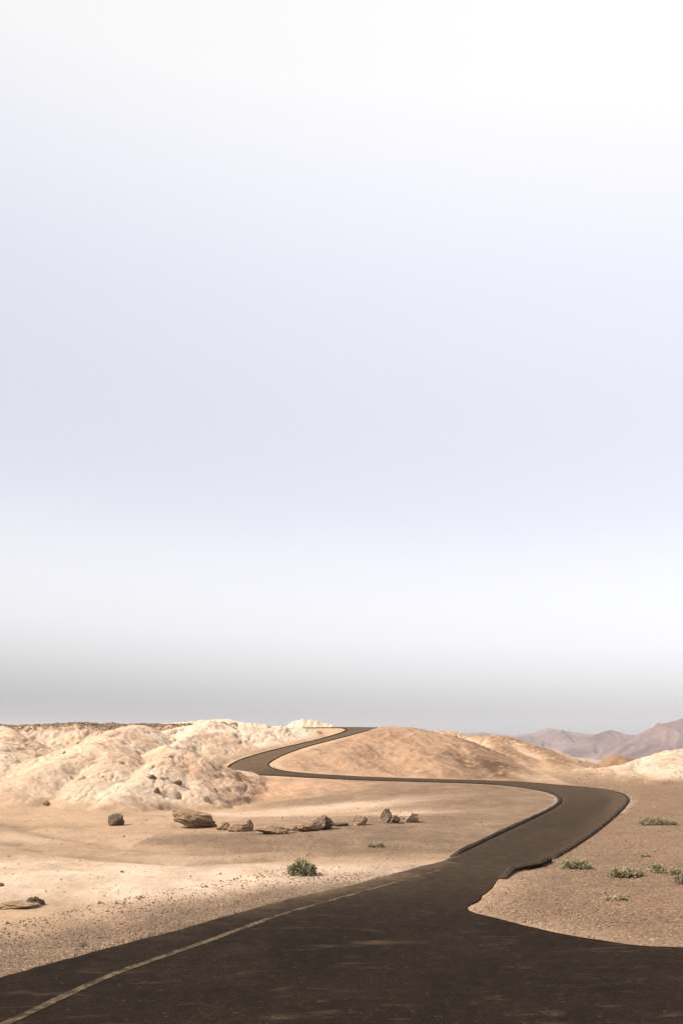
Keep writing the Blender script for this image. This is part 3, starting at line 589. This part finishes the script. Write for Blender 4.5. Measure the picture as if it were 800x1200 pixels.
# ------------------------------------------------------------------ distant mountains
def mountain_material():
    m, nt, bs = new_mat('bare_mountain_rock'); L = nt.links.new
    pos = nd(nt, 'ShaderNodeNewGeometry').outputs['Position']
    n1 = noise(nt, pos, 0.0035, 6, 0.6, 0.6); n2 = noise(nt, pos, 0.02, 5, 0.65)
    c = mix_col(nt, ramp_out(nt, n1, [(0.38, 0), (0.62, 1)]), (0.060, 0.037, 0.036), (0.140, 0.090, 0.082))
    c = mix_col(nt, 1.0, c, ramp_out(nt, n2, [(0.3, 0.75), (0.7, 1.2)]), 'MULTIPLY')
    L(c, bs.inputs['Base Color']); bs.inputs['Roughness'].default_value = 0.95; bs.inputs['Specular IOR Level'].default_value = 0.1
    L(bump(nt, n2, 0.6, 25.0), bs.inputs['Normal']); return m
M_MTN = mountain_material()
def mountain(crest, Y0, depth, seed, label, floor=-135.0):
    c = np.array([((px - 400) / FPX * Y0, CAM_H - (py - YH) / FPX * Y0) for px, py in crest])
    X = np.arange(c[0, 0], c[-1, 0], 14.0); D = np.concatenate([np.linspace(-depth, 0, 95), np.linspace(0, depth, 40)[1:]])
    GX, GD = np.meshgrid(X, D, indexing='xy')
    wx = GX + 120 * fbm(GX / 500, GD / 500, seed, 3)
    wx = wx * sstep(0, 1, np.ones_like(GX))
    H = np.interp(GX, c[:, 0], c[:, 1]) - floor
    prof = 1 - np.abs(GD) / depth; prof = np.clip(prof, 0, 1)
    sp = ridged(wx / 420.0, GD / 1500.0, seed + 3, 4)             # spurs running down towards us
    er = ridged(wx / 150.0, GD / 380.0, seed + 7, 4)
    shape = prof ** 1.25 + (0.60 * (sp - 0.4) + 0.36 * (er - 0.4)) * np.clip(np.abs(GD) / depth * 3.5, 0, 1) * prof ** 0.7
    Z = floor - 12 + (H + 12) * np.clip(shape, 0, 1.02) + 5 * fbm(GX / 60, GD / 60, seed + 9, 3)
    V = np.stack([GX.ravel(), (Y0 + GD).ravel(), Z.ravel()], 1); r, k = GX.shape; ix = np.arange(r * k).reshape(r, k)
    F = np.stack([ix[:-1, :-1].ravel(), ix[:-1, 1:].ravel(), ix[1:, 1:].ravel(), ix[1:, :-1].ravel()], 1)
    o = fast_mesh('mountain', V, F, M_MTN); tag(o, label, 'mountain', kind='structure'); return o
mountain([(420,885),(480,872),(532,860.5),(568,858.5),(600,862),(624,859.5),(640,853.5),(652,855.5),(676,858.5),(690,861),(730,862),(800,858),(900,864)], 9000, 1500, 41, 'farthest pale mauve mountain range low on the right horizon')
mountain([(590,905),(630,892),(656,880),(680,868),(696,861),(716,855.5),(736,861),(756,862),(790,868),(850,880)], 7300, 1200, 52, 'pinkish bare mountain with a pointed top in the middle of the range')
mountain([(690,900),(715,885),(735,869),(752,859),(768,850),(788,845),(800,842.5),(830,838),(880,846),(950,842),(1040,858),(1150,880)], 6000, 1100, 63, 'nearest and highest mauve brown mountain at the right of the range')

# ------------------------------------------------------------------ boulders
def rock(px, py, w, d, h, mat, seed, label, rz=0.0, tilt=(0, 0), name='boulder', knobs=0.30, facet=16, grp='boulders along the edge of the sand', sink=0.2, Y=None):
    X, Yg, Z = on_ground(px, py) if Y is None else ((px - 400) / FPX * Y, Y, tz((px - 400) / FPX * Y, Y))
    bm = bmesh.new(); bmesh.ops.create_icosphere(bm, subdivisions=5, radius=1.0)
    r = random.Random(seed); planes = []
    for i in range(facet):
        v = Vector((r.gauss(0, 1), r.gauss(0, 1), r.gauss(0, 0.8))).normalized(); planes.append((v, r.uniform(0.55, 0.9)))
    from mathutils import noise as mn
    off = Vector((seed * 3.7, seed * 1.9, 0))
    for v in bm.verts:
        p = v.co.copy()
        for nv, dd_ in planes:
            q = p.dot(nv)
            if q > dd_: p -= nv * (q - dd_) * 0.97
        n_ = mn.fractal(p * 1.6 + off, 1.0, 2.0, 4) * knobs * 0.55 + mn.fractal(p * 5 + off, 1.0, 2.0, 4) * knobs * 0.30 - max(0, mn.ridged_multi_fractal(p * 2.2 + off, 1.0, 2.0, 3, 1.0, 2.0) - 1.1) * knobs * 0.25
        v.co = p * (1 + n_)
    me = bpy.data.meshes.new(name)
    xs_ = [v.co.x for v in bm.verts]; ys_ = [v.co.y for v in bm.verts]; zs_ = [v.co.z for v in bm.verts]
    S = Matrix.Diagonal((w / (max(xs_) - min(xs_)), d / (max(ys_) - min(ys_)), h * (1 + sink) / (max(zs_) - min(zs_)), 1))
    bm.transform(S); bm.transform(Matrix.Rotation(tilt[1], 4, 'Y') @ Matrix.Rotation(tilt[0], 4, 'X'))
    zmin = min(v.co.z for v in bm.verts); bm.transform(Matrix.Translation((0, 0, -zmin - h * sink)))
    bm.transform(Matrix.Rotation(rz, 4, 'Z'))
    bm.to_mesh(me); bm.free(); me.materials.append(mat)
    o = bpy.data.objects.new(name, me); COL.objects.link(o)
    zz = min(tz(X + a * w * 0.3, Yg + b * d * 0.3) for a in (-1, 0, 1) for b in (-1, 0, 1))
    o.location = (X, Yg, zz + 0.3 * (Z - zz)); tag(o, label, 'rock', grp); return o
def m_at(px_w, py): return px_w / FPX * (CAM_H * FPX / (py - YH))
rock(136, 968, 0.50, 0.42, 0.38, M_ROCK_GREY, 2, 'rounded dark grey boulder standing alone at the left on the sand')
rock(229, 970, 1.36, 0.75, 0.44, M_ROCK_TAN, 5, 'big tan boulder tapering to the right, largest of the rock row', 0.1, (0, 0.22))
rock(262, 972.5, 0.44, 0.36, 0.24, M_ROCK_TAN, 7, 'small tan triangular rock right of the big tapering boulder', 0.4)
rock(281, 975, 0.72, 0.42, 0.22, M_ROCK_TAN, 9, 'flat tan rock between the triangular rock and the long low slab', -0.1)
rock(292, 973.5, 0.26, 0.26, 0.32, M_ROCK_TAN, 12, 'knobby small rock perched at the right end of a flat tan rock', 0.2)
rock(321, 977, 1.10, 0.5, 0.24, M_ROCK_TAN, 14, 'long low flat slab left of the big dark-ended boulder', 0.06)
rock(361, 974, 1.05, 0.6, 0.30, M_ROCK_TAN, 17, 'big layered brown boulder in the middle of the rock row', 0.25, (0, -0.12))
rock(380, 971.5, 0.50, 0.5, 0.40, M_ROCK_DARK, 19, 'dark brown block at the right end of the layered boulder', 0.4)
rock(400, 968.5, 0.46, 0.3, 0.12, M_ROCK_DARK, 22, 'low dark rubble rock between the layered boulder and a rounded one', 0.1)
rock(421, 967.5, 0.50, 0.42, 0.28, M_ROCK_TAN, 24, 'rounded brown rock left of the dark boulder pair', 0.3)
rock(453, 964.5, 0.38, 0.40, 0.44, M_ROCK_DARK, 27, 'upright rounded dark brown boulder beside the pale rock', 0.1)
rock(463, 965, 0.36, 0.34, 0.27, M_ROCK_DARK, 29, 'nearly black pitted rock wedged between brown and pale boulders', 0.5, knobs=0.5)
rock(479, 964, 0.64, 0.5, 0.33, M_ROCK_PALE, 31, 'pale cream boulder at the right end of the rock row', 0.2)
rock(22, 1064, 0.62, 0.30, 0.10, M_ROCK_TAN, 36, 'low crusted sandy clod at the left picture edge', 0.15, grp='dark clods on the near sand')
rock(43, 1062, 0.30, 0.20, 0.15, M_ROCK_DARK, 33, 'dark jagged clod lying on near sand at the left', 0.3, grp='dark clods on the near sand', knobs=0.5)
rock(0, 1039, 0.16, 0.12, 0.07, M_ROCK_GREY, 38, 'small grey stone on the sand cut by the left picture edge', 0.3, grp='dark clods on the near sand')
CL = [(178, 912, 0.62, 0.22, 'upper clod standing in for a dark cavity in the pale left hillside'), (206, 917, 0.60, 0.24, 'right clod standing in for a dark cavity in the pale left hillside'),  # rock lumps put in to stand for dark cavities in the hillside
      (184, 929, 0.36, 0.30, 'lower clod standing in for a dark cavity in the pale left hillside'), (75, 883, 0.3, 0.16, 'small clod standing in for a cavity high on the big front spur'), (55, 944, 0.4, 0.2, 'small clod standing in for a cavity at the foot of the big front spur')]
for i, (px, py, w, h, lb) in enumerate(CL):
    rock(px, py, w, w * 0.7, h, M_ROCK_TAN, 60 + i, lb, 0.3 * i, grp='clods standing in for cavities in the hillside', sink=0.8, knobs=0.5)

# ------------------------------------------------------------------ desert shrubs
def shrub(px, py, w, h, seed, label, leafmat, n=900, dry=0.2, grp='low desert shrubs on the gravel', open_=0.0, lobes=1):
    X, Y, Z = on_ground(px, py); r = random.Random(seed); root = empty('shrub', (X, Y, Z))
    tag(root, label, 'shrub', grp)
    tv, tf, lv, lf, sv, sf = [], [], [], [], [], []
    def stick(V, F, a, b, r0, r1):
        d = (b - a); u = d.orthogonal().normalized(); v = d.cross(u).normalized(); k = len(V)
        for c, rr in ((a, r0), (b, r1)):
            for q in range(3):
                an = q * 2.094; V.append(c + (u * math.cos(an) + v * math.sin(an)) * rr)
        for q in range(3): F.append((k + q, k + (q + 1) % 3, k + 3 + (q + 1) % 3, k + 3 + q))
    cs = [(Vector(((l / max(1, lobes - 1) - 0.5) * w * 0.62 if lobes > 1 else 0, r.uniform(-.1, .1) * w, 0)), (w * (0.5 if lobes == 1 else 0.30) * r.uniform(.8, 1.1)), h * r.uniform(.75, 1.1)) for l in range(lobes)]
    tips = []
    for i in range(int(70 * lobes ** 0.5)):
        c, rw, rh = r.choice(cs); an = r.uniform(0, 6.283); el = math.acos(r.uniform(0.02, 1)); rad = r.uniform(.75, 1.02)
        tip = c + Vector((math.cos(an) * math.sin(el) * rw * rad, math.sin(an) * math.sin(el) * rw * rad, math.cos(el) * rh * rad + 0.01))
        mid_ = c * 0.9 + (tip - c) * 0.5 + Vector((0, 0, rh * 0.10)); b0 = c + Vector((r.uniform(-.03, .03), r.uniform(-.03, .03), -0.03))
        V_, F_ = (sv, sf) if r.random() < dry else (tv, tf)
        stick(V_, F_, b0, mid_, 0.006, 0.004); stick(V_, F_, mid_, tip, 0.004, 0.002); tips.append((c, mid_, tip))
    for i in range(n):
        c, m_, tp = r.choice(tips); f = r.uniform(0.15, 1.05) ** 0.7
        p = m_.lerp(tp, f) + Vector((r.gauss(0, 1), r.gauss(0, 1), r.gauss(0, 1))) * (0.02 + open_ * 0.03)
        p.z = max(p.z, 0.004)
        d = ((tp - c).normalized() + Vector((r.gauss(0, .6), r.gauss(0, .6), r.gauss(0, .6)))).normalized(); sd_ = d.orthogonal().normalized(); sd_.rotate(Matrix.Rotation(r.uniform(0, 6.28), 3, d))
        L_ = r.uniform(.022, .045); W_ = L_ * r.uniform(.25, .4); k = len(lv)
        nrm = d.cross(sd_) * L_ * 0.15
        lv += [p, p + d * L_ * .5 + sd_ * W_ - nrm, p + d * L_, p + d * L_ * .5 - sd_ * W_ - nrm]; lf += [(k, k+1, k+2), (k, k+2, k+3)]
    tag(link_mesh('foliage', lv, lf, leafmat, root), kind='stuff')
    if tv: tag(link_mesh('stem', tv, tf, M_TWIG, root), kind='stuff')
    if sv: tag(link_mesh('dead_twig', sv, sf, M_STRAW, root), kind='stuff')
    return root
shrub(354, 1025, 0.54, 0.26, 1, 'dense round green shrub on the pale sand beside the asphalt', M_LEAF, 2600, 0.08, grp='desert shrubs')
shrub(440, 993, 0.32, 0.10, 2, 'tiny dry grey tuft on the brown flat above the green shrub', M_LEAF_DRY, 350, 0.5, grp='desert shrubs', lobes=2)
shrub(674, 1019, 0.50, 0.17, 3, 'green leaning shrub nearest the right edge of the path', M_LEAF, 1500, 0.15, grp='desert shrubs', lobes=3)
shrub(729, 1029, 0.44, 0.17, 4, 'wide yellow green shrub in the middle of the right gravel', M_LEAF_DRY, 1400, 0.45, grp='desert shrubs', lobes=3)
shrub(748, 1028, 0.18, 0.09, 5, 'little dry shrub touching the wide yellow green one', M_LEAF_DRY, 300, 0.4, grp='desert shrubs', lobes=2)
shrub(770, 1023, 0.26, 0.18, 6, 'upright rounded pale shrub on the right gravel', M_LEAF_DRY, 700, 0.25, grp='desert shrubs')
shrub(790, 1026, 0.22, 0.11, 7, 'low small shrub between the upright pale shrub and picture edge', M_LEAF_DRY, 420, 0.3, grp='desert shrubs')
shrub(797, 1036, 0.19, 0.15, 8, 'small green shrub lowest at the right picture edge', M_LEAF, 420, 0.2, grp='desert shrubs')
shrub(765, 967, 0.84, 0.26, 9, 'broad flat shrub farthest back on the right gravel', M_LEAF_DRY, 1900, 0.35, grp='desert shrubs', lobes=4)
shrub(784, 967, 0.34, 0.14, 10, 'small dark tuft right beside the broad far shrub', M_LEAF_DRY, 500, 0.3, grp='desert shrubs', lobes=2)
shrub(722, 1056, 0.34, 0.06, 11, 'sparse dry sprig lying low on the nearest right gravel', M_LEAF_DRY, 150, 0.6, grp='desert shrubs', lobes=3)
shrub(755, 1005, 0.20, 0.06, 12, 'sparse sprig just behind the upright pale shrub', M_LEAF_DRY, 130, 0.5, grp='desert shrubs', lobes=2)

# ------------------------------------------------------------------ loose stones: countless, one object
def gravel():
    r = np.random.default_rng(12); N = 150000
    t = r.uniform(-0.46, 0.46, N); y = 7.0 * (62 / 7.0) ** r.uniform(0, 1, N); x = t * y
    z, k = terrain(x, y, True)
    sd_ = np.minimum(k['sda'], k['sdp'])
    right = (x > np.interp(y, [0, 10, 15, 17, 20, 22, 25, 30, 37, 45, 60], [1.6, 1.6, 1.8, 2.7, 4.3, 5.2, 6.9, 8.6, 10.8, 13.0, 13.0]))
    left_sh = (k['sda'] < 2.3) & (x < 2) & (y < 17)
    midf = (x > -3) & (y > 18) & (y < 45)
    clus = np.clip(0.5 + 1.4 * fbm(x * 0.8, y * 0.8, 88, 4), 0, 1)
    pr = np.where(right, 0.62, np.where(left_sh, 0.7, np.where(midf, 0.12, 0.04))) * (0.35 + 0.9 * clus) * np.where(k['hm'] > 0.3, 0.25, 1.0)
    pr = np.where(sd_ < 0.03, 0.0, pr)
    m = r.uniform(0, 1, N) < pr
    x, y, z = x[m], y[m], z[m]; M = len(x)
    s = np.exp(r.normal(math.log(0.010), 0.42, M)) * (0.75 + y / 40); s = np.clip(s, 0.005, 0.075)
    mp = RIDGES[0]['p']; q = r.uniform(0, 1, 5200); xr = -26 + q * 18; yr = np.interp(xr, mp[:, 0], mp[:, 1]) + r.normal(-0.2, 0.55, 5200)   # dark stones strewn along the mesa rim
    x = np.r_[x, xr]; y = np.r_[y, yr]; z = np.r_[z, terrain(xr, yr)]; s = np.r_[s, np.exp(r.normal(math.log(0.045), 0.45, 5200)).clip(0.02, 0.13)]; M = len(x)
    base = np.array([(1,0,0),(0,1,0),(-1,0,0),(0,-1,0),(0,0,1),(0,0,-1)], float)
    f0 = np.array([(0,1,4),(1,2,4),(2,3,4),(3,0,4),(1,0,5),(2,1,5),(3,2,5),(0,3,5)])
    an = r.uniform(0, 6.283, M); c, sn = np.cos(an), np.sin(an)
    B = base[None] * r.uniform(0.6, 1.3, (M, 6, 1)) + r.normal(0, 0.15, (M, 6, 3)); B[:, :, 2] *= 0.7
    Vx = B[:, :, 0] * c[:, None] - B[:, :, 1] * sn[:, None]; Vy = B[:, :, 0] * sn[:, None] + B[:, :, 1] * c[:, None]
    V = np.stack([Vx * s[:, None] + x[:, None], Vy * s[:, None] + y[:, None], B[:, :, 2] * s[:, None] + (z + s * 0.2)[:, None]], 2).reshape(-1, 3)
    F = (f0[None] + (np.arange(M) * 6)[:, None, None]).reshape(-1, 3)
    o = fast_mesh('gravel', V, F, M_PEB, False); tag(o, 'loose small stones strewn over the sand and gravel flats', 'gravel', kind='stuff'); return o
gravel()

# ------------------------------------------------------------------ thin dusty air
def haze():
    m = bpy.data.materials.new('dusty_air'); m.use_nodes = True; nt = m.node_tree; nt.nodes.clear()
    pv_ = nd(nt, 'ShaderNodeVolumePrincipled'); pv_.inputs['Color'].default_value = (0.88, 0.88, 0.92, 1); pv_.inputs['Density'].default_value = 5.0e-5; pv_.inputs['Anisotropy'].default_value = 0.2
    out = nd(nt, 'ShaderNodeOutputMaterial'); nt.links.new(pv_.outputs[0], out.inputs['Volume'])
    x0, x1, y0, y1, z0, z1 = -36000, 36000, -200, 11300, -140, 260
    V = [(x, y, z) for x in (x0, x1) for y in (y0, y1) for z in (z0, z1)]
    F = [(0,1,3,2), (4,6,7,5), (0,4,5,1), (2,3,7,6), (0,2,6,4), (1,5,7,3)]
    o = link_mesh('haze', V, F, m); tag(o, 'thin dusty air fading the far mountains', 'haze', kind='stuff')
haze()
print('tris', sum(len(o.data.polygons) for o in bpy.data.objects if o.type == 'MESH'))
